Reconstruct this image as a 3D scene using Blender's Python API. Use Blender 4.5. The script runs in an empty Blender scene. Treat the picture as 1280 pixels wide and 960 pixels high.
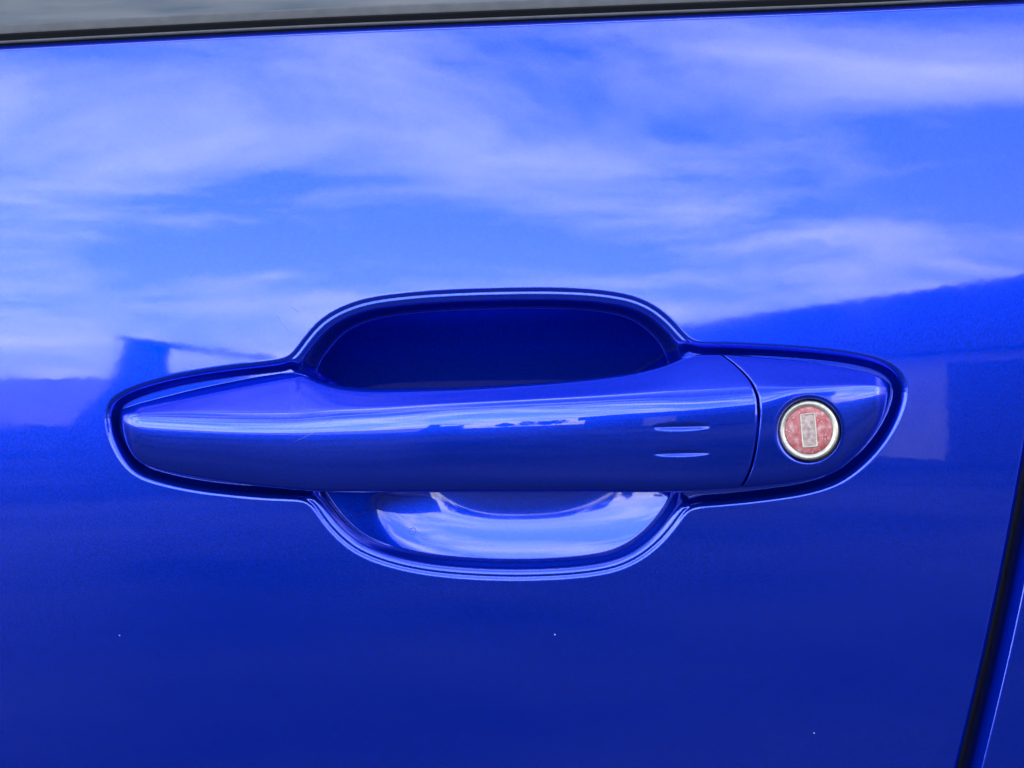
import bpy, math, random
import numpy as np
from mathutils import Vector

# ------------------------------------------------------------------ camera, world, sun, exposure
scene = bpy.context.scene
COL = scene.collection
D = 0.60                       # metres from the lens to the door skin
K = 0.245e-3                   # metres on the door skin per photograph pixel
EYE = 0.98                     # lens height above the ground

cam_data = bpy.data.cameras.new("camera")
cam = bpy.data.objects.new("camera", cam_data)
COL.objects.link(cam)
cam_data.sensor_width = 36.0
cam_data.lens = 36.0 * D / (1280 * K)
cam_data.clip_start = 0.01
cam_data.clip_end = 2000.0
cam.location = (0, -D, 0)
cam.rotation_euler = (math.radians(90), 0, 0)
scene.camera = cam

SUN_EL, SUN_AZ = math.radians(42), math.radians(25)      # the sun stands behind the car: this side is in open shade
world = bpy.data.worlds.new("World")
scene.world = world
world.use_nodes = True
wn, wl = world.node_tree.nodes, world.node_tree.links
wn.clear()
w_out = wn.new('ShaderNodeOutputWorld')
w_bg = wn.new('ShaderNodeBackground')
sky = wn.new('ShaderNodeTexSky')
sky.sky_type = 'NISHITA'
sky.sun_disc = False
sky.sun_elevation = SUN_EL
sky.sun_rotation = SUN_AZ
sky.dust_density = 0.8
sky.ozone_density = 2.0
w_bg.inputs['Strength'].default_value = 0.15
# broken cloud: noise on a flat layer overhead, the same all round the sky
tc = wn.new('ShaderNodeTexCoord')
sep = wn.new('ShaderNodeSeparateXYZ'); wl.new(tc.outputs['Generated'], sep.inputs[0])
zc = wn.new('ShaderNodeMath'); zc.operation = 'MAXIMUM'; wl.new(sep.outputs['Z'], zc.inputs[0]); zc.inputs[1].default_value = 0.0
za = wn.new('ShaderNodeMath'); za.operation = 'ADD'; wl.new(zc.outputs[0], za.inputs[0]); za.inputs[1].default_value = 0.16
dx = wn.new('ShaderNodeMath'); dx.operation = 'DIVIDE'; wl.new(sep.outputs['X'], dx.inputs[0]); wl.new(za.outputs[0], dx.inputs[1])
dy = wn.new('ShaderNodeMath'); dy.operation = 'DIVIDE'; wl.new(sep.outputs['Y'], dy.inputs[0]); wl.new(za.outputs[0], dy.inputs[1])
cmb = wn.new('ShaderNodeCombineXYZ'); wl.new(dx.outputs[0], cmb.inputs[0]); wl.new(dy.outputs[0], cmb.inputs[1])
cmb.inputs[2].default_value = 57.2
n1 = wn.new('ShaderNodeTexNoise'); n1.inputs['Scale'].default_value = 1.5; n1.inputs['Detail'].default_value = 9.0
n1.inputs['Roughness'].default_value = 0.6; n1.inputs['Distortion'].default_value = 0.4
wl.new(cmb.outputs[0], n1.inputs['Vector'])
cr = wn.new('ShaderNodeValToRGB')
cr.color_ramp.elements[0].position = 0.43; cr.color_ramp.elements[0].color = (0, 0, 0, 1)
cr.color_ramp.elements[1].position = 0.76; cr.color_ramp.elements[1].color = (1, 1, 1, 1)
wl.new(n1.outputs['Fac'], cr.inputs[0])
cmix = wn.new('ShaderNodeMixRGB'); cmix.blend_type = 'MIX'
wl.new(cr.outputs[0], cmix.inputs['Fac']); wl.new(sky.outputs[0], cmix.inputs[1])
cmix.inputs[2].default_value = (13.0, 12.6, 13.2, 1)
wl.new(cmix.outputs[0], w_bg.inputs['Color'])
wl.new(w_bg.outputs[0], w_out.inputs['Surface'])

sun_data = bpy.data.lights.new("sun", 'SUN')
sun_data.energy = 0.8
sun_data.angle = math.radians(10.0)
sun_data.color = (1.0, 0.95, 0.88)
sun = bpy.data.objects.new("sun", sun_data)
COL.objects.link(sun)
sdir = Vector((math.sin(SUN_AZ) * math.cos(SUN_EL), math.cos(SUN_AZ) * math.cos(SUN_EL), math.sin(SUN_EL)))
sun.rotation_euler = sdir.to_track_quat('Z', 'Y').to_euler()
sun.location = sdir * 20

scene.view_settings.view_transform = 'Standard'
scene.view_settings.look = 'None'
scene.view_settings.gamma = 1.0
scene.view_settings.exposure = 2.25
scene.render.engine = 'CYCLES'

# ------------------------------------------------------------------ helpers
def link_mesh(name, verts, faces, mat, parent=None, smooth=True):
    me = bpy.data.meshes.new(name)
    verts = np.asarray(verts, dtype=np.float32)
    if isinstance(faces, np.ndarray):
        nf, k = faces.shape
        me.vertices.add(len(verts)); me.vertices.foreach_set('co', verts.ravel())
        me.loops.add(nf * k); me.loops.foreach_set('vertex_index', faces.astype(np.int32).ravel())
        me.polygons.add(nf); me.polygons.foreach_set('loop_start', np.arange(0, nf * k, k, dtype=np.int32))
        me.update(calc_edges=True)
    else:
        me.from_pydata([tuple(v) for v in verts], [], faces); me.update()
    me.polygons.foreach_set('use_smooth', [smooth] * len(me.polygons))
    me.materials.append(mat)
    me.validate()
    o = bpy.data.objects.new(name, me)
    COL.objects.link(o)
    if parent: o.parent = parent
    return o

def grid_faces(nu, nv, flip=False, closed_v=False):
    i = np.arange(nu - 1)[:, None]
    j = np.arange(nv if closed_v else nv - 1)[None, :]
    j2 = (j + 1) % nv
    a, b, c, d = i * nv + j, (i + 1) * nv + j, (i + 1) * nv + j2, i * nv + j2
    f = np.stack([np.broadcast_to(q, (nu - 1, j.shape[1])) for q in ((a, b, c, d) if not flip else (d, c, b, a))], -1)
    return f.reshape(-1, 4)

def empty(name, loc=(0, 0, 0)):
    o = bpy.data.objects.new(name, None); COL.objects.link(o); o.location = loc
    o.empty_display_size = 0.05
    return o

def tag(o, label=None, cat=None, group=None, kind=None):
    if label: o['label'] = label
    if cat: o['category'] = cat
    if group: o['group'] = group
    if kind: o['kind'] = kind
    return o

def sstep(a, b, x):
    t = np.clip((x - a) / (b - a), 0, 1)
    return t * t * t * (t * (6 * t - 15) + 10)

def pchip(pts):
    xs = np.array([p[0] for p in pts], float); ys = np.array([p[1] for p in pts], float)
    h = np.diff(xs); dl = np.diff(ys) / h
    m = np.zeros_like(ys); m[0], m[-1] = dl[0], dl[-1]
    for i in range(1, len(xs) - 1):
        if dl[i - 1] * dl[i] > 0:
            w1, w2 = 2 * h[i] + h[i - 1], h[i] + 2 * h[i - 1]
            m[i] = (w1 + w2) / (w1 / dl[i - 1] + w2 / dl[i])
    def f(x):
        x = np.clip(np.asarray(x, float), xs[0], xs[-1])
        k = np.clip(np.searchsorted(xs, x, side='right') - 1, 0, len(xs) - 2)
        t = (x - xs[k]) / h[k]
        return ((1 + 2 * t) * (1 - t) ** 2 * ys[k] + t * (1 - t) ** 2 * h[k] * m[k]
                + t * t * (3 - 2 * t) * ys[k + 1] + t * t * (t - 1) * h[k] * m[k + 1])
    return f

def smooth_fn(pts, sig):
    f = pchip(pts); x0, x1 = pts[0][0], pts[-1][0]
    g = np.arange(x0, x1 + 0.5, 1.0); y = f(g)
    n = int(3 * sig); k = np.exp(-0.5 * (np.arange(-n, n + 1) / sig) ** 2); k /= k.sum()
    yp = np.concatenate([2 * y[0] - y[n:0:-1], y, 2 * y[-1] - y[-2:-n - 2:-1]])
    ys = np.convolve(yp, k, 'valid')
    return lambda x: np.interp(x, g, ys)

def W(px, py, y):                       # a point of the car side at depth y
    s = (D + y) / D
    return (px - 640) * K * s, y, (480 - py) * K * s

# ------------------------------------------------------------------ materials
def new_mat(name):
    m = bpy.data.materials.new(name); m.use_nodes = True
    nt = m.node_tree
    return m, nt, nt.nodes['Principled BSDF'], nt.nodes['Material Output']

def simple(name, col, rough=0.6, metal=0.0, var=0.0, scale=60.0, spec=0.5):
    m, nt, p, out = new_mat(name)
    p.inputs['Base Color'].default_value = (*col, 1)
    p.inputs['Roughness'].default_value = rough
    p.inputs['Metallic'].default_value = metal
    p.inputs['Specular IOR Level'].default_value = spec
    if var > 0:
        geo = nt.nodes.new('ShaderNodeNewGeometry')
        n = nt.nodes.new('ShaderNodeTexNoise'); n.inputs['Scale'].default_value = scale; n.inputs['Detail'].default_value = 6
        nt.links.new(geo.outputs['Position'], n.inputs['Vector'])
        r = nt.nodes.new('ShaderNodeValToRGB')
        r.color_ramp.elements[0].position = 0.3; r.color_ramp.elements[1].position = 0.7
        r.color_ramp.elements[0].color = (*[c * (1 - var) for c in col], 1)
        r.color_ramp.elements[1].color = (*[min(1, c * (1 + var)) for c in col], 1)
        nt.links.new(n.outputs['Fac'], r.inputs[0]); nt.links.new(r.outputs[0], p.inputs['Base Color'])
    return m

def paint_material():
    m, nt, p, out = new_mat('blue_metallic_paint')
    N, L = nt.nodes, nt.links
    geo = N.new('ShaderNodeNewGeometry')
    p.inputs['Metallic'].default_value = 0.85
    p.inputs['Roughness'].default_value = 0.24
    p.inputs['Specular IOR Level'].default_value = 0.0
    p.inputs['Coat Weight'].default_value = 1.0
    p.inputs['Coat Roughness'].default_value = 0.012
    p.inputs['Coat IOR'].default_value = 1.6
    # metal flakes under the lacquer
    fl = N.new('ShaderNodeTexVoronoi'); fl.inputs['Scale'].default_value = 3600
    L.new(geo.outputs['Position'], fl.inputs['Vector'])
    sepc = N.new('ShaderNodeSeparateColor'); L.new(fl.outputs['Color'], sepc.inputs[0])
    ramp = N.new('ShaderNodeValToRGB')
    ramp.color_ramp.elements[0].color = (0.0001, 0.020, 0.41, 1)
    ramp.color_ramp.elements[1].color = (0.0002, 0.038, 0.66, 1)
    L.new(sepc.outputs[0], ramp.inputs[0])
    # dust specks
    vd = N.new('ShaderNodeTexVoronoi'); vd.inputs['Scale'].default_value = 75; vd.inputs['Randomness'].default_value = 1
    L.new(geo.outputs['Position'], vd.inputs['Vector'])
    sd = N.new('ShaderNodeSeparateColor'); L.new(vd.outputs['Color'], sd.inputs[0])
    rad = N.new('ShaderNodeMapRange'); rad.inputs['From Min'].default_value = 0.66; rad.inputs['From Max'].default_value = 1.0
    rad.inputs['To Min'].default_value = 0.0; rad.inputs['To Max'].default_value = 0.017
    L.new(sd.outputs[0], rad.inputs['Value'])
    lt = N.new('ShaderNodeMath'); lt.operation = 'LESS_THAN'
    L.new(vd.outputs['Distance'], lt.inputs[0]); L.new(rad.outputs[0], lt.inputs[1])
    mx = N.new('ShaderNodeMixRGB'); L.new(lt.outputs[0], mx.inputs[0]); L.new(ramp.outputs[0], mx.inputs[1])
    mx.inputs[2].default_value = (0.5, 0.5, 0.48, 1)
    L.new(mx.outputs[0], p.inputs['Base Color'])
    mt = N.new('ShaderNodeMath'); mt.operation = 'MULTIPLY_ADD'; L.new(lt.outputs[0], mt.inputs[0])
    mt.inputs[1].default_value = -0.8; mt.inputs[2].default_value = 0.8; L.new(mt.outputs[0], p.inputs['Metallic'])
    # orange peel in the lacquer
    on = N.new('ShaderNodeTexNoise'); on.inputs['Scale'].default_value = 170; on.inputs['Detail'].default_value = 1.5
    L.new(geo.outputs['Position'], on.inputs['Vector'])
    bp = N.new('ShaderNodeBump'); bp.inputs['Strength'].default_value = 1.0; bp.inputs['Distance'].default_value = 0.000006
    L.new(on.outputs['Fac'], bp.inputs['Height']); L.new(bp.outputs[0], p.inputs['Coat Normal'])
    # film of dust: the gloss is a little uneven
    dn = N.new('ShaderNodeTexNoise'); dn.inputs['Scale'].default_value = 30; dn.inputs['Detail'].default_value = 5
    L.new(geo.outputs['Position'], dn.inputs['Vector'])
    mr = N.new('ShaderNodeMapRange'); mr.inputs['To Min'].default_value = 0.014; mr.inputs['To Max'].default_value = 0.062
    mr.inputs['From Min'].default_value = 0.35; mr.inputs['From Max'].default_value = 0.75
    L.new(dn.outputs['Fac'], mr.inputs['Value']); L.new(mr.outputs[0], p.inputs['Coat Roughness'])
    return m

PAINT = paint_material()
RUBBER = simple('black_rubber', (0.0016, 0.0016, 0.0022), 0.6, var=0.3, scale=300, spec=0.06)
MOULD = simple('grey_moulding', (0.065, 0.063, 0.062), 0.45, var=0.15, scale=200, spec=0.3)
JAMB = simple('dark_jamb', (0.01, 0.012, 0.03), 0.7, var=0.2)
GAPMAT = simple('dark_gap_shade', (0.006, 0.006, 0.008), 0.6, var=0.2)

def glass_material():
    m, nt, p, out = new_mat('tinted_window_glass')
    p.inputs['Base Color'].default_value = (0.065, 0.072, 0.078, 1)
    p.inputs['Roughness'].default_value = 0.02
    p.inputs['IOR'].default_value = 1.52
    n = nt.nodes.new('ShaderNodeTexNoise'); n.inputs['Scale'].default_value = 90; n.inputs['Detail'].default_value = 5
    geo = nt.nodes.new('ShaderNodeNewGeometry'); nt.links.new(geo.outputs['Position'], n.inputs['Vector'])
    mr = nt.nodes.new('ShaderNodeMapRange'); mr.inputs['To Min'].default_value = 0.01; mr.inputs['To Max'].default_value = 0.08
    nt.links.new(n.outputs['Fac'], mr.inputs['Value']); nt.links.new(mr.outputs[0], p.inputs['Roughness'])
    return m
GLASS = glass_material()

def lock_red_material():
    m, nt, p, out = new_mat('worn_red_lock_face')
    N, L = nt.nodes, nt.links
    tcn = N.new('ShaderNodeTexCoord')
    a = N.new('ShaderNodeTexNoise'); a.inputs['Scale'].default_value = 520; a.inputs['Detail'].default_value = 6
    L.new(tcn.outputs['Object'], a.inputs['Vector'])
    b = N.new('ShaderNodeTexVoronoi'); b.inputs['Scale'].default_value = 900
    L.new(tcn.outputs['Object'], b.inputs['Vector'])
    r = N.new('ShaderNodeValToRGB')
    e = r.color_ramp.elements
    e[0].position = 0.36; e[0].color = (0.36, 0.06, 0.06, 1)
    e[1].position = 0.70; e[1].color = (0.5, 0.3, 0.27, 1)
    q = e.new(0.54); q.color = (0.43, 0.14, 0.135, 1)
    L.new(a.outputs['Fac'], r.inputs[0])
    lt = N.new('ShaderNodeMath'); lt.operation = 'LESS_THAN'; lt.inputs[1].default_value = 0.16
    L.new(b.outputs['Distance'], lt.inputs[0])
    mx = N.new('ShaderNodeMixRGB'); L.new(lt.outputs[0], mx.inputs[0]); L.new(r.outputs[0], mx.inputs[1])
    mx.inputs[2].default_value = (0.6, 0.44, 0.39, 1)
    L.new(mx.outputs[0], p.inputs['Base Color'])
    p.inputs['Metallic'].default_value = 0.25; p.inputs['Roughness'].default_value = 0.42
    bp = N.new('ShaderNodeBump'); bp.inputs['Strength'].default_value = 0.5; bp.inputs['Distance'].default_value = 0.0002
    L.new(a.outputs['Fac'], bp.inputs['Height']); L.new(bp.outputs[0], p.inputs['Normal'])
    return m
LOCKRED = lock_red_material()
STEEL = simple('worn_lock_metal', (0.54, 0.48, 0.385), 0.42, 0.7, var=0.22, scale=700)
SLOTMAT = simple('tarnished_key_slot', (0.40, 0.29, 0.245), 0.5, 0.3, var=0.4, scale=900)

# ------------------------------------------------------------------ shape of the car side
RV, RH = 1.15, 5.0            # the door's curvature: strong upwards, slight along the car
Z0 = (480 - 545) * K

def base_y(x, z):
    return (z - Z0) ** 2 / (2 * RV) + x ** 2 / (2 * RH)

OUT = [(133, 517), (137, 503), (149, 494), (175, 483), (220, 471), (280, 461), (340, 454), (357, 451), (368, 444), (380, 427),
       (400, 404), (425, 388), (460, 376), (510, 369), (570, 365), (640, 363), (700, 363), (750, 366), (790, 373), (817, 385),
       (838, 402), (852, 418), (863, 428), (876, 431), (905, 431), (950, 433), (1000, 436), (1050, 441), (1085, 447), (1110, 455),
       (1126, 467), (1133, 484), (1131, 503), (1122, 527), (1106, 553), (1085, 577), (1060, 597), (1035, 609), (1000, 618), (950, 625),
       (900, 630), (872, 632), (859, 636), (850, 648), (838, 664), (820, 683), (795, 701), (765, 713), (720, 720), (660, 723),
       (600, 722), (540, 717), (490, 707), (450, 692), (425, 674), (405, 652), (393, 634), (384, 625), (370, 623), (325, 621),
       (260, 615), (210, 606), (172, 594), (152, 575), (139, 551), (134, 533)]
i0, i1 = OUT.index((368, 444)), OUT.index((852, 418))
j0, j1 = OUT.index((850, 648)), OUT.index((393, 634))
CUP = OUT[i0:i1 + 1] + [(866, 448), (873, 490), (873, 540), (870, 590), (862, 625)] + OUT[j0:j1 + 1] + [(378, 608), (362, 570), (355, 525), (356, 480)]

def closed_curve(pts, n=6, sm=3):
    p = np.array(pts, float); m = len(p); out = []
    for i in range(m):
        a, b, c, d = p[i - 1], p[i], p[(i + 1) % m], p[(i + 2) % m]
        for t in np.arange(n) / n:
            out.append(0.5 * (2 * b + (c - a) * t + (2 * a - 5 * b + 4 * c - d) * t * t + (3 * b - a - 3 * c + d) * t ** 3))
    q = np.array(out)
    # even spacing, then a light blur
    seg = np.linalg.norm(np.roll(q, -1, 0) - q, axis=1); s = np.concatenate([[0], np.cumsum(seg)])
    qq = np.vstack([q, q[:1]]); N_ = int(s[-1] / 6.0)
    u = np.linspace(0, s[-1], N_, endpoint=False)
    r = np.stack([np.interp(u, s, qq[:, k]) for k in (0, 1)], 1)
    for _ in range(sm): r = 0.25 * np.roll(r, 1, 0) + 0.5 * r + 0.25 * np.roll(r, -1, 0)
    return np.stack([(r[:, 0] - 640) * K, (480 - r[:, 1]) * K], 1)

def sdf(xs, zs, poly):
    """signed distance on the grid xs x zs, positive inside, metres"""
    A = poly; B = np.roll(poly, -1, 0); E = B - A; EE = (E ** 2).sum(1)
    def dist(p, a, e, ee):
        d = p[:, None, :] - a[None]
        t = np.clip((d * e[None]).sum(2) / ee[None], 0, 1)
        return np.sqrt(((d - t[..., None] * e[None]) ** 2).sum(2))
    res = np.empty((len(xs), len(zs))); st = 24
    for i in range(0, len(xs), st):
        for j in range(0, len(zs), st):
            bx, bz = xs[i:i + st], zs[j:j + st]
            c = np.array([[(bx[0] + bx[-1]) / 2, (bz[0] + bz[-1]) / 2]])
            rad = 0.5 * math.hypot(bx[-1] - bx[0], bz[-1] - bz[0])
            dc = dist(c, A, E, EE)[0]
            k = dc <= dc.min() + 2 * rad + 1e-6
            gx, gz = np.meshgrid(bx, bz, indexing='ij')
            res[i:i + st, j:j + st] = dist(np.stack([gx.ravel(), gz.ravel()], 1), A[k], E[k], EE[k]).min(1).reshape(gx.shape)
    for j, z in enumerate(zs):
        c = (A[:, 1] <= z) != (B[:, 1] <= z)
        xi = np.sort(A[c, 0] + (z - A[c, 1]) / (B[c, 1] - A[c, 1]) * E[c, 0])
        res[:, j] *= np.where(np.searchsorted(xi, xs) % 2 == 1, 1, -1)
    return res

# belt line (top edge of the skin) and shut line (rear edge)
belt_row = smooth_fn([(-2500, 230), (-1200, 122), (-600, 88), (0, 54.5), (200, 44), (400, 34), (640, 24.5), (900, 14), (1060, 8), (1280, -3), (1700, -26), (2600, -80)], 60)
def belt_z(x):
    z = (480 - belt_row(x / K / 1.012 + 640)) * K
    return z * (1 + (base_y(x, z) + 0.002) / D)
shut_px = smooth_fn([(-400, 1410), (0, 1372), (300, 1330), (600, 1280), (800, 1240), (943, 1206), (1100, 1166), (1500, 1040), (2100, 800)], 60)
def shut_x(z):
    x = (shut_px(480 - z / K / 1.01) - 640) * K
    return x * (1 + base_y(x, z) / D)

RF = 0.00281       # fold radius of the skin's edges
def fold_profile(n=9, depth=0.014):
    """list of (inset from the edge, drop)"""
    r, ch = 0.0007, math.radians(60)
    out = [(-r * math.sin(a), r * (1 - math.cos(a))) for a in np.linspace(0, ch, n)]
    x, d = out[-1]
    L_ = 0.0040
    out.append((x - L_ * math.cos(ch) * 0.5, d + L_ * math.sin(ch) * 0.5)); out.append((x - L_ * math.cos(ch), d + L_ * math.sin(ch)))
    out.append((out[-1][0] - 0.0002, out[-1][1] + 0.0008)); out.append((out[-1][0], depth))
    x0 = out[-1][0]
    out = [(a - x0, d) for a, d in out]
    return out

SKIN = {}
def skin_y(x, z):
    i = int(np.clip(np.searchsorted(SKIN['x'], x), 1, len(SKIN['x']) - 1)); j = int(np.clip(np.searchsorted(SKIN['z'], z), 1, len(SKIN['z']) - 1))
    return SKIN['y'][i, j]

def door_skin(parent):
    xd0, xd1, zd0, zd1 = -0.1335, 0.1290, -0.0680, 0.0370
    xs_far = -0.1335 - np.geomspace(0.0005, 0.55, 50)[::-1]
    xs_dense = np.arange(xd0, xd1, 0.00024)
    # columns right of the dense part run on to the shut line
    ncr = 34
    zs_low = -0.068 - np.geomspace(0.0006, 0.34, 46)[::-1]
    zs_dense = np.arange(zd0, zd1, 0.00020)
    nzu = 60
    fp = fold_profile()
    nz = len(zs_low) + len(zs_dense) + nzu + len(fp)
    nx = len(xs_far) + len(xs_dense) + ncr + len(fp)
    # left x and right x depend on z, z depends on x: the two maps are close to separable, solve in two passes
    xl = np.concatenate([xs_far, xs_dense])
    X = np.zeros((nx, nz)); Z = np.zeros((nx, nz)); DR = np.zeros((nx, nz))
    zcol = np.concatenate([zs_low, zs_dense])
    tz = np.linspace(0, 1, nzu + 1)[1:]
    def z_rows(x):
        zb = belt_z(x)
        top = zs_dense[-1] + tz * (zb - RF - zs_dense[-1])
        return np.concatenate([zcol, top, [zb - a for a, _ in fp]])
    tx = np.linspace(0, 1, ncr + 1)[1:]
    zref = z_rows(0.15)
    drz = np.concatenate([np.zeros(nz - len(fp)), [d for _, d in fp]])
    for j in range(nz):
        xe = shut_x(zref[j])
        r = xl[-1] + tx * (xe - RF - xl[-1])
        if xe - RF < xl[-1]:                     # low down the shut line runs in under the dense columns: squeeze
            full = np.concatenate([xl, xl[-1] + tx * 0.01])
            lo = -0.14
            k = (full - lo) / (full[-1] - lo)
            full = np.where(full > lo, lo + k * (xe - RF - lo), full)
            X[:, j] = np.concatenate([full, [xe - a for a, _ in fp]])
        else:
            X[:, j] = np.concatenate([xl, r, [xe - a for a, _ in fp]])
    for i in range(nx):
        xm = X[i, nz - len(fp) - 20]
        Z[i] = z_rows(xm)
    DR += drz[None, :]
    DR[-len(fp):, :] += np.array([d for _, d in fp])[:, None]
    Y = base_y(X, Z)
    # recess
    i_a, i_b = len(xs_far), len(xs_far) + len(xs_dense)
    j_a, j_b = len(zs_low), len(zs_low) + len(zs_dense)
    xs, zs = X[i_a:i_b, j_a:j_b], Z[i_a:i_b, j_a:j_b]
    su = sdf(xs_dense, zs_dense, closed_curve(OUT)) * 1000.0
    sc = sdf(xs_dense, zs_dense, closed_curve(CUP)) * 1000.0
    xc, zc_, a_, b_ = (645 - 640) * K, (480 - 543) * K, 250 * K, 184 * K
    wu = sstep((480 - 585) * K, (480 - 500) * K, zs)
    a_ = np.where(xs < xc, 200 * K, 245 * K)
    a_, b_ = a_ + (300 * K - a_) * wu, b_ + 90 * K * wu
    r = (np.abs((xs - xc) / a_) ** 2.6 + np.abs((zs - zc_) / b_) ** 2.6) ** (1 / 2.6)
    def integ(tilt):                      # slope angle against inward distance -> drop
        f = pchip(tilt); g = np.linspace(tilt[0][0], tilt[-1][0], 3000)
        t = np.tan(np.radians(f(g))); c = np.concatenate([[0], np.cumsum(0.5 * (t[1:] + t[:-1]) * np.diff(g))])
        return lambda q: np.interp(q, g, c)
    bowl = integ([(0, 0), (66, 0), (96, 1.0), (108, 3.8), (120, 6.8), (138, 9.5), (158, 13), (173, 18), (200, 33), (240, 38)])
    floor = (bowl(184.0) - bowl(np.minimum(r, 1.3) * 184.0)) * K * 1000 * (1 - wu)
    up = np.maximum(zs - (480 - 575) * K, 0) * 1000
    floor = floor - 0.37 * up * up / (up + 10.0)          # the upper half of the cup floor leans down a little
    floor = floor + 31.0 * sstep((480 - 592) * K, (480 - 492) * K, zs)          # and lies deeper
    seat = integ([(-1.1, 0), (-0.6, 9), (-0.15, 28), (0.25, 12), (0.5, -4), (0.85, -4), (1.2, 9), (1.6, 18), (2.7, 31), (2.95, 74), (3.6, 74), (3.95, 0)])
    plain = integ([(-1.1, 0), (-0.6, 9), (-0.1, 26), (0.55, 34), (1.0, 70), (2.3, 70), (2.8, 0)])
    near_cup = sstep(-3.0, -0.4, sc - su)
    cupw = integ([(2.7, 0), (2.95, 86), (3.65, 86), (3.95, 14), (4.5, 0)])
    drop = near_cup * seat(su) + (1 - near_cup) * plain(su) + cupw(sc) + np.where(sc > 0, floor * sstep(2.6, 4.4, sc), 0)
    Y[i_a:i_b, j_a:j_b] += drop / 1000.0
    SKIN.update(x=xs_dense, z=zs_dense, y=Y[i_a:i_b, j_a:j_b].copy())
    Y += DR
    V = np.stack([X, Y, Z], -1).reshape(-1, 3)
    return link_mesh('door_skin', V, grid_faces(nx, nz), PAINT, parent)

def rear_panel(parent):
    fp = fold_profile()
    zs = np.concatenate([np.linspace(-0.40, 0.20, 130)])
    gap = 0.0042
    X, Z, Y = [], [], []
    t = np.geomspace(0.0004, 0.5, 60)
    for z in zs:
        xe = shut_x(z) + gap
        row = [(xe + a, base_y(xe + a, z) + d) for k, (a, d) in reversed(list(enumerate(fp)))]
        row += [(xe + RF + q, base_y(xe + RF + q, z)) for q in t]
        X.append([p[0] for p in row]); Y.append([p[1] for p in row]); Z.append([z] * len(row))
    V = np.stack([np.array(X), np.array(Y), np.array(Z)], -1)
    return link_mesh('rear_panel', V.reshape(-1, 3), grid_faces(V.shape[0], V.shape[1], flip=True), PAINT, parent)

# ------------------------------------------------------------------ handle: one surface F(px, v), cut by a seam into grip and lock cover
zt_f = smooth_fn([(150, 513), (160, 509), (200, 498), (280, 480), (340, 469.5), (366, 466.5), (378, 469), (400, 477.5), (430, 484.5), (480, 487), (560, 486),
                  (640, 482), (720, 476), (780, 469), (830, 458), (855, 449), (880, 444.5), (905, 444.5), (950, 448), (1000, 452), (1050, 459), (1090, 468), (1108, 476), (1113, 481)], 4)
zb_f = smooth_fn([(150, 532), (153, 543), (158, 556), (166, 570), (178, 580), (195, 587), (260, 600), (360, 612), (400, 615), (500, 616), (640, 616), (800, 616),
                  (850, 615.5), (900, 613), (925, 611), (960, 608), (1010, 601), (1045, 590), (1065, 575), (1085, 553), (1100, 530), (1110, 506), (1113, 494)], 2.5)
zr_f = smooth_fn([(150, 520), (200, 520), (300, 520), (400, 518), (480, 515), (560, 510), (640, 506), (720, 502), (800, 497), (860, 493), (950, 488), (1000, 486), (1050, 484), (1090, 483), (1113, 485)], 14)
yf_f = smooth_fn([(150, -5), (200, -8.0), (250, -11.5), (330, -16.5), (420, -21), (550, -25.5), (680, -27), (820, -25.5), (950, -21.5), (1020, -17.5), (1070, -13.5), (1113, -9)], 30)
yb_f = smooth_fn([(150, 5), (335, 5), (375, 1), (410, -1), (460, -4), (560, -5.5), (700, -6), (790, -5), (840, -2), (875, 1), (915, 5), (1113, 5)], 8)

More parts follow.
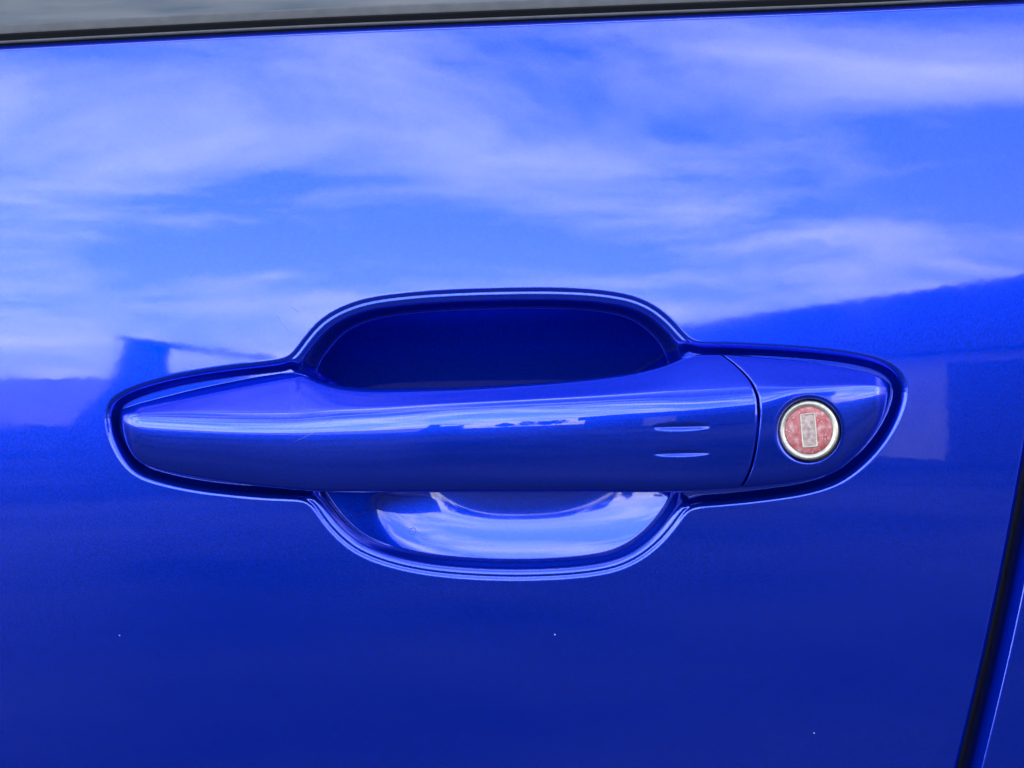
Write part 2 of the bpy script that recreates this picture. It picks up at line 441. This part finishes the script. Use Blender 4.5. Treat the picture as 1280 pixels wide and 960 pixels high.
def section(px, nv):
    """rows and depths of the section at each px; px is an array (n,) or (n, nv)"""
    px = np.asarray(px, float)
    if px.ndim == 1: px = np.repeat(px[:, None], nv, 1)
    zt, zb, zr = zt_f(px), zb_f(px), zr_f(px)
    tl = np.clip((px - 150) / 26, 0, 1); tr = np.clip((1113 - px) / 20, 0, 1)
    e = np.sqrt(1 - (1 - tl) ** 2) * np.sqrt(1 - (1 - tr) ** 2)
    yb = yb_f(px); yf = 3.6 + (yf_f(px) - 3.6) * (0.12 + 0.88 * e)
    sc = np.clip((zb - zt) / 110, 0.15, 1)
    zr = np.minimum(zr, zb - 10 * sc)
    H = zb - zr
    T = yb - yf
    sx = np.clip(T / 14.0, 0.25, 1.3)
    h_mm = (zr - zt) * K * 1000
    Tt = np.minimum(0.93 * T, 1.4 * h_mm + 1.2)
    yt = yf + Tt
    rk = 1 - 0.6 * sstep(930, 1010, px)
    ctrl = [(zt - 1.5 * sc, yb), (zt - 1.2 * sc, yt + 0.4 * (yb - yt)), (zt - 0.5 * sc, yt + 0.9 * sx), (zt + 0.6 * sc, yt), (zt + 0.5 * (zr - zt), yf + 0.52 * Tt), (zr - 5 * sc * rk, yf + 0.16 * Tt * rk), (zr + 3.5 * sc * rk, yf + 0.32 * sx * rk),
            (zr + 0.30 * H, yf), (zr + 0.62 * H, yf + 0.55 * sx), (zb - 13 * sc, yf + 1.9 * sx), (zb - 2.5 * sc, yf + 3.3 * sx), (zb, yf + 5.0 * sx),
            (zb - 1.0 * sc, yf + 0.75 * T), (zb - 3 * sc, yb)]
    # clamped uniform cubic B-spline over the control points
    ctrl = [ctrl[0]] * 2 + ctrl + [ctrl[-1]] * 2
    n = len(ctrl) - 3
    u = np.linspace(0, n, nv); k = np.minimum(u.astype(int), n - 1); t = u - k
    B = [(1 - t) ** 3 / 6, (3 * t ** 3 - 6 * t ** 2 + 4) / 6, (-3 * t ** 3 + 3 * t ** 2 + 3 * t + 1) / 6, t ** 3 / 6]
    R = np.zeros_like(px); Yd = np.zeros_like(px)
    stR = np.stack([c[0] for c in ctrl]); stY = np.stack([c[1] for c in ctrl])
    jj = np.arange(nv)[None, :]; ii = np.arange(px.shape[0])[:, None]
    for q in range(4):
        R += B[q][None] * stR[k[None] + q, ii, jj]
        Yd += B[q][None] * stY[k[None] + q, ii, jj]
    return R, Yd

seam_f = smooth_fn([(420, 880), (444, 902), (450, 911), (465, 928), (480, 940), (500, 947.5), (520, 948.5), (540, 947), (580, 940), (600, 932), (616, 921), (640, 905)], 3)

def seam_of_v(nv):
    r, _ = section(np.full(1, 942.0), nv)
    s = seam_f(r[0])
    for _ in range(3):
        r, _ = section(s[None, :], nv); s = seam_f(r[0])
    return s

GROOVES = [(852, 533.5, 36, 2.8), (852, 566.5, 36, 2.8)]

def make_grip(parent):
    nv = 330
    s = np.concatenate([np.linspace(0, 0.06, 46)[:-1] ** 1.0, np.linspace(0.06, 0.78, 240)[:-1], np.linspace(0.78, 1, 210)])
    s[:45] = 0.06 * (s[:45] / 0.06) ** 1.6
    seam = seam_of_v(nv) - 1.0
    px = 150 + s[:, None] * (seam[None, :] - 150)
    R, Yd = section(px, nv)
    # rounded edge at the seam
    dist = (seam[None, :] - px) * K * 1000
    rr = 0.9
    Yd = Yd + np.where(dist < rr, rr - np.sqrt(np.maximum(rr ** 2 - (rr - dist) ** 2, 0)), 0)
    for cx, cy, hx, hy in GROOVES:
        q = np.clip(1 - ((px - cx) / hx) ** 2, 0, 1)
        Yd = Yd + 0.55 * np.sqrt(q) * np.exp(-((R - cy - 0.02 * (cx - px)) / np.maximum(hy * np.sqrt(q + 1e-6), 0.6)) ** 2)
    # wall at the seam
    px = np.vstack([px, px[-1:]]); R = np.vstack([R, R[-1:]]); Yd = np.vstack([Yd, Yd[-1:] + 5.0])
    Yd[-1] = np.minimum(Yd[-1], 5.0)
    x, y, z = W(px, R, Yd / 1000.0)
    V = np.stack([x, y, z], -1).reshape(-1, 3)
    return link_mesh('door_handle', V, grid_faces(px.shape[0], nv, flip=True, closed_v=True), PAINT, parent)

LCX, LCY, LR = 1011.5, 538.0, 39.5
def make_lock_cover(parent):
    nv = 330
    s = np.linspace(0, 1, 240) ** 1.0
    s = np.concatenate([s[:-30], 1 - (1 - s[-31]) * (1 - np.linspace(0, 1, 60)[1:]) ** 1.5])
    seam = seam_of_v(nv) + 1.0
    px = seam[None, :] + s[:, None] * (1113 - seam[None, :])
    R, Yd = section(px, nv)
    dist = (px - seam[None, :]) * K * 1000
    rr = 0.9
    Yd = Yd + np.where(dist < rr, rr - np.sqrt(np.maximum(rr ** 2 - (rr - dist) ** 2, 0)), 0)
    # round well for the lock, with a soft lip
    d = np.hypot(px - LCX, R - LCY) * K * 1000
    front = np.arange(nv)[None, :] < int(nv * 0.70)
    w = (LR + 0.1) * K * 1000
    Yd = Yd + np.where(front, 5.0 * sstep(w + 0.35, w - 0.9, d) * (d < w + 0.35) + 0.22 * sstep(w + 1.4, w, d), 0)
    px = np.vstack([px[:1], px]); R = np.vstack([R[:1], R]); Yd = np.vstack([np.minimum(Yd[:1] + 5.0, 5.0), Yd])
    x, y, z = W(px, R, Yd / 1000.0)
    V = np.stack([x, y, z], -1).reshape(-1, 3)
    return link_mesh('lock_cover', V, grid_faces(px.shape[0], nv, flip=True, closed_v=True), PAINT, parent)

def lathe(profile, n=96):
    """profile (r, y) turned about the y axis"""
    a = np.linspace(0, 2 * math.pi, n, endpoint=False)
    V = np.array([[(r * math.cos(t), y, r * math.sin(t)) for t in a] for r, y in profile])
    return V.reshape(-1, 3), grid_faces(len(profile), n, closed_v=True, flip=True)

def rounded_rect(hx, hz, r, n=6):
    pts = []
    for cx, cz, a0 in ((hx - r, hz - r, 0), (-hx + r, hz - r, 90), (-hx + r, -hz + r, 180), (hx - r, -hz + r, 270)):
        for k in range(n + 1):
            t = math.radians(a0 + 90 * k / n); pts.append((cx + r * math.cos(t), cz + r * math.sin(t)))
    return np.array(pts)

def make_lock(cover):
    yf = section(np.full(1, LCX), 330)
    k = np.argmin(np.abs(yf[0][0] - LCY)); yl = yf[1][0][k] / 1000.0
    x, y, z = W(LCX - 0.5, LCY, yl)
    mm = 0.001
    R0 = 37.2 * K * (D + yl) / D / mm
    def place(o, dy=0.0, tilt=0.0):
        o.parent = cover; o.location = (x, y + dy, z); o.rotation_euler = (math.radians(-2.0), tilt, math.radians(-2.5)); return o
    prof = [(R0 - 0.15, 4.2), (R0, 1.0), (R0 - 0.04, 0.5), (R0 - 0.2, 0.12), (R0 - 0.5, -0.12), (R0 - 0.9, -0.16), (R0 - 1.25, -0.02), (R0 - 1.6, 0.2), (R0 - 1.75, 0.34), (R0 - 1.8, 1.2)]
    v, f = lathe([(a * mm, b * mm) for a, b in prof]); place(link_mesh('lock_rim', v, f, STEEL))
    prof = [(R0 - 1.76, 0.6), (R0 - 1.77, 0.33), (R0 - 2.1, 0.22), (R0 - 3.0, 0.14), (R0 - 5.0, 0.06), (0.02, 0.04)]
    v, f = lathe([(a * mm, b * mm) for a, b in prof]); place(link_mesh('lock_face', v, f, LOCKRED))
    # raised frame of the key slot and the shutter inside it
    tl = math.radians(-4.5)
    V = []
    for hx, hz, r, yy in ((2.3, 5.1, 0.6, 0.10), (2.24, 5.04, 0.55, -0.14), (2.08, 4.88, 0.5, -0.20), (1.92, 4.72, 0.45, -0.14), (1.86, 4.66, 0.4, 0.30)):
        V.append([(a * mm, yy * mm, b * mm) for a, b in rounded_rect(hx, hz, r)])
    V = np.array(V); place(link_mesh('key_slot_frame', V.reshape(-1, 3), grid_faces(V.shape[0], V.shape[1], closed_v=True), STEEL), tilt=tl)
    V = []
    for hx, hz, r, yy in ((2.0, 4.8, 0.5, 0.02), (1.5, 4.2, 0.4, -0.01), (0.55, 3.3, 0.3, -0.02), (0.36, 3.1, 0.25, -0.05)):
        V.append([(a * mm, yy * mm, b * mm) for a, b in rounded_rect(hx, hz, r)])
    V = np.array(V); nr = V.shape[1]
    fs = [tuple(q) for q in grid_faces(V.shape[0], nr, closed_v=True)] + [tuple(range(4 * nr - 1, 3 * nr - 1, -1))]
    place(link_mesh('key_slot_shutter', V.reshape(-1, 3), fs, SLOTMAT), tilt=tl)
    prof = [(R0 + 0.9, 4.6), (R0 - 0.5, 4.4)]  # added dark ring: its colour gives the shade in the gap round the lock
    v, f = lathe([(a * mm, b * mm) for a, b in prof]); place(link_mesh('lock_gap_ring', v, f, GAPMAT))

# ------------------------------------------------------------------ belt line: seal, moulding and glass
def sweep(name, prof, mat, parent, x0=-0.68, x1=0.26, n=150):
    """closed profile of (depth behind the belt edge, height above it) in mm, swept along the belt line"""
    xs = np.linspace(x0, x1, n); V = []
    for x in xs:
        zb = belt_z(x); yb = base_y(x, zb)
        V.append([(x, yb + a / 1000, zb + b / 1000) for a, b in prof])
    V = np.array(V)
    fs = [tuple(q) for q in grid_faces(n, len(prof), closed_v=True)] + [tuple(range(len(prof)))[::-1], tuple((n - 1) * len(prof) + k for k in range(len(prof)))]
    return link_mesh(name, V.reshape(-1, 3), fs, mat, parent)

def body_shell(parent):
    """the rest of the car, out of frame: keeps the sun off this side and throws the car's shadow on the ground"""
    prof = np.array([(0.30, -0.76), (0.17, -0.40), (0.085, -0.06), (0.085, 0.08), (0.17, 0.20), (0.25, 0.33), (0.38, 0.50), (0.60, 0.56), (0.9, 0.58),
                     (1.3, 0.55), (1.5, 0.48), (1.66, 0.3), (1.76, 0.08), (1.78, -0.2), (1.70, -0.76)])
    st = [(-1.75, 0.05, 0.40), (-1.5, 0.18, 0.2), (-0.9, 0.26, 0.08), (-0.6, 0.5, 0.02), (-0.25, 0.9, 0), (0.2, 1, 0), (1.3, 1, 0), (1.9, 0.85, 0.05), (2.25, 0.5, 0.12), (2.4, 0.2, 0.3)]
    V = []
    for x, hs, ins in st:
        V.append([(x, (0.9 + (y - 0.9) * (1 - ins)), (z if z < 0.05 else 0.05 + (z - 0.05) * hs)) for y, z in prof])
    V = np.array(V); n, m = V.shape[:2]
    fs = [tuple(q) for q in grid_faces(n, m, closed_v=True)] + [tuple(range(m))[::-1], tuple((n - 1) * m + k for k in range(m))]
    link_mesh('body_shell', V.reshape(-1, 3), fs, PAINT, parent)

SCRATCH = simple('scratched_lacquer', (0.10, 0.12, 0.28), 0.6, var=0.2)
def strip(name, pts, half, parent):
    pts = [Vector(p) for p in pts]; V = []; n = len(pts)
    for i, p in enumerate(pts):
        t = (pts[min(i + 1, n - 1)] - pts[max(i - 1, 0)]).normalized()
        q = t.cross(Vector((0, 1, 0))).normalized() * half * math.sin(math.pi * (i + 0.3) / (n - 0.4))
        V += [p + q + Vector((0, -0.00002, 0)), p - q + Vector((0, -0.00002, 0)), p + Vector((0, -0.00007, 0))]
    V = np.array([tuple(v) for v in V])
    F = []
    for i in range(n - 1):
        a = 3 * i; F += [(a, a + 2, a + 5, a + 3), (a + 2, a + 1, a + 4, a + 5)]
    return link_mesh(name, V, F, SCRATCH, parent)

def on_handle(px, row):
    R, Yd = section(np.full(1, float(px)), 330)
    k = np.argmin(np.abs(R[0][:230] - row)); return W(px, row, Yd[0][k] / 1000)

def on_skin(px, row):
    x, z = (px - 640) * K, (480 - row) * K
    for _ in range(3):
        y = skin_y(x, z); x, _y, z = W(px, row, y)
    return (x, skin_y(x, z), z)

def marks(skin, handle):
    def line(a, b, bow, n=14):
        for i in range(n):
            t = i / (n - 1); yield a[0] + (b[0] - a[0]) * t + bow * math.sin(math.pi * t), a[1] + (b[1] - a[1]) * t
    strip('scratch', [on_handle(*p) for p in line((366, 553), (402, 535), 1.5)], 0.00006, handle)
    strip('scratch', [on_handle(*p) for p in line((404, 533), (421, 521), -1)], 0.00004, handle)
    strip('scratch', [on_skin(*p) for p in line((518, 633), (527, 650), 0.5)], 0.00005, skin)
    for a, b in (((343, 393), (352, 402)), ((346, 399), (364, 420)), ((360, 382), (376, 392)), ((352, 404), (360, 413))):
        strip('scratch', [on_skin(*p) for p in line(a, b, 0.8)], 0.00005, skin)
    # dried drop on the cup floor
    c = on_skin(516, 664); V = []
    for rr, h in ((1.15, 0.0), (1.05, 0.06), (0.95, 0.0)):
        for k in range(28):
            t = 2 * math.pi * k / 28; x, z = c[0] + rr * 0.001 * math.cos(t), c[2] + rr * 0.001 * math.sin(t)
            V.append((x, skin_y(x, z) - 0.00003 - h * 0.001, z))
    link_mesh('water_mark', V, grid_faces(3, 28, closed_v=True), SCRATCH, skin)

def build_car():
    car = tag(empty('car', (0, 0, 0)), 'glossy blue metallic car seen close at its door handle and red key lock', 'car')
    skin = door_skin(car)
    grip = make_grip(car)
    marks(skin, grip)
    cover = make_lock_cover(car)
    make_lock(cover)
    seal = sweep('window_seal', [(3.4, -2.5), (3.2, 0.5), (3.6, 1.0), (4.2, 1.2), (4.6, 1.5), (4.8, 3.0), (5.4, 3.7), (6.4, 4.0), (9.5, 4.0), (10, 3), (10, -2.5)], RUBBER, car)
    sweep('seal_lip', [(2.6, 0.2), (2.5, 0.75), (2.8, 1.05), (3.6, 1.1), (3.9, 0.9), (3.9, 0.0)], MOULD, seal)
    sweep('window_moulding', [(8.6, 3.0), (8.7, 5.2), (9.3, 7.2), (9.9, 7.6), (10.8, 7.7), (11.0, 3.0)], MOULD, car)
    sweep('window_glass', [(11.3, 2.0), (12.0, 6.0), (20, 26), (60, 112), (120, 215), (124, 214), (64, 111), (24, 26), (16, 4)], GLASS, car)
    rear_panel(car)
    zs = np.linspace(-0.40, 0.2, 40)
    V = np.array([[(shut_x(z) - 0.03, base_y(shut_x(z), z) + 0.019, z), (shut_x(z) + 0.03, base_y(shut_x(z), z) + 0.019, z)] for z in zs])
    link_mesh('door_jamb', V.reshape(-1, 3), grid_faces(len(zs), 2, flip=True), JAMB, car)
    body_shell(car)

# ------------------------------------------------------------------ what the paint mirrors: the yard on this side of the car
def box(cx, cy, cz, sx, sy, sz):
    v = [(cx + a * sx / 2, cy + b * sy / 2, cz + c * sz / 2) for a in (-1, 1) for b in (-1, 1) for c in (-1, 1)]
    f = [(0, 1, 3, 2), (4, 6, 7, 5), (0, 4, 5, 1), (2, 3, 7, 6), (0, 2, 6, 4), (1, 5, 7, 3)]
    return v, f
def boxes(name, specs, mat, parent):
    V, F = [], []
    for s in specs:
        v, f = box(*s); F += [tuple(q + len(V) for q in g) for g in f]; V += v
    return link_mesh(name, V, F, mat, parent, smooth=False)

ASPHALT = simple('asphalt', (0.036, 0.036, 0.038), 0.95, var=0.9, scale=0.4, spec=0.04)
PALEWALL = simple('pale_render', (0.42, 0.38, 0.36), 0.9, var=0.1, scale=2)
DARKROOF = simple('dark_roof_sheet', (0.035, 0.035, 0.04), 0.8, var=0.2, scale=2)
DARKTIMBER = simple('dark_timber', (0.03, 0.026, 0.022), 0.85, var=0.3, scale=4)
LEAF = simple('leaf', (0.035, 0.06, 0.02), 0.7, var=0.4, scale=3)
BARK = simple('bark', (0.06, 0.045, 0.03), 0.9, var=0.3, scale=8)

def build_yard():
    g = 1500.0
    o = link_mesh('ground', [(-g, -g, 0), (g, -g, 0), (g, g, 0), (-g, g, 0)], [(0, 1, 2, 3)], ASPHALT, smooth=False)
    o.location.z = -EYE; tag(o, kind='structure')

    G = -EYE
    # workshop on the right, its long side running towards the car
    a, b = Vector((3.0, -26.6, G)), Vector((7.2, -10.5, G))
    t = (b - a).normalized(); n_ = Vector((-t.y, t.x, 0)); n_ = n_ if n_.x > 0 else -n_
    Lw = (b - a).length
    w = tag(empty('workshop', (a + b) / 2), 'long low workshop with dark roof and pale wall, mirrored at the right of the door', 'building')
    w.rotation_euler = (0, 0, math.atan2(t.y, t.x))
    sgn = 1 if (Vector((-t.y, t.x, 0)).x > 0) else -1
    boxes('wall', [(0, sgn * 2.0, 1.05, Lw, 4.0, 2.1)], PALEWALL, w)
    boxes('roof', [(0, sgn * 1.9, 2.70, Lw + 0.3, 4.6, 1.2), (0, sgn * 2.2, 3.36, Lw - 1.2, 3.0, 0.12)], DARKROOF, w)
    for u0, u1 in ((-Lw / 2 + 0.1, -Lw / 2 + 0.35 * Lw), (-Lw / 2 + 0.53 * Lw, Lw / 2 - 0.1)):
        boxes('shutter_door', [((u0 + u1) / 2, sgn * 0.0, 0.95, u1 - u0, 0.12, 1.9)], DARKTIMBER, w)
    # low pale wall far left
    bw = tag(boxes('boundary_wall', [(0, 0, 1.5, 60, 0.25, 3.0), (0, 0, 3.05, 60, 0.35, 0.1)], PALEWALL, None), 'low pale boundary wall, mirrored at the left edge of the door', 'wall')
    bw.location = (-44.0, -62, G)
    # dark timber shape added as stand-in for an unidentified reflection
    sh = tag(empty('stand_in_shelter', (-4.6, -22, G)), 'dark open-sided timber shape, stand-in for an unidentified silhouette mirrored beside the left end of the handle', 'stand_in_shelter')
    pv = [(-1.9, -0.45, 0), (-0.41, -0.45, 0), (-0.41, -0.45, 2.6), (-0.86, -0.45, 2.6), (-1.12, -0.45, 1.5), (-1.5, -0.45, 0.9)]
    pv = pv + [(p[0], 0.45, p[2]) for p in pv]
    link_mesh('end_wall', pv, [tuple(range(6)), tuple(range(11, 5, -1))] + [(i, i + 6, (i + 1) % 6 + 6, (i + 1) % 6) for i in range(6)], DARKTIMBER, sh, smooth=False)
    boxes('post', [(0.78, 0, 1.0, 0.12, 0.9, 2.0)], DARKTIMBER, sh)
    boxes('side_panel', [(0.05, 0, 0.92, 1.3, 0.8, 1.84)], DARKTIMBER, sh)
    v, f = [(-0.95, -0.6, 2.58), (1.1, -0.6, 2.12), (1.1, 0.6, 2.12), (-0.95, 0.6, 2.58)], [(0, 1, 2, 3), (7, 6, 5, 4), (0, 4, 5, 1), (1, 5, 6, 2), (2, 6, 7, 3), (3, 7, 4, 0)]
    v = v + [(p[0], p[1], p[2] + 0.12) for p in v]
    link_mesh('roof', v, [g[::-1] for g in f], DARKROOF, sh, smooth=False)
    # a few far trees between them
    rng = random.Random(4)
    for k, (x, y, h) in enumerate([(-3.9, -46, 3.3), (-1.6, -50, 4.2), (0.6, -45, 3.6), (2.3, -52, 4.6)]):
        words = ['leftmost', 'second from left', 'third from left', 'rightmost'][k]
        tr = tag(empty('tree', (x, y, G)), 'small round leafy tree far across the yard, %s of the row' % words, 'tree', 'trees across the yard')
        lv, f = lathe([(0.11, 0), (0.08, h * 0.45), (0.03, h * 0.7)], 8)
        link_mesh('trunk', [(p[0], p[2], p[1]) for p in lv], f, BARK, tr)
        V, F = [], []
        for _ in range(420):
            d = Vector((rng.gauss(0, 1), rng.gauss(0, 1), rng.gauss(0, 1))).normalized()
            r = rng.uniform(0.45, 1.0) * (1 + 0.18 * math.sin(5 * d.x + 3 * d.z + k))
            c = Vector((d.x * r * h * 0.32, d.y * r * h * 0.32, h * 0.66 + d.z * r * h * 0.34))
            p = Vector((rng.gauss(0, 1), rng.gauss(0, 1), rng.gauss(0, 1))).normalized(); q = p.orthogonal()
            sz = rng.uniform(0.12, 0.24); b0 = len(V)
            V += [c + p * sz, c + q * sz * 0.7, c - p * sz, c - q * sz * 0.7]; F.append((b0, b0 + 1, b0 + 2, b0 + 3))
        link_mesh('crown', [tuple(p) for p in V], F, LEAF, tr, smooth=False)

build_car()
build_yard()
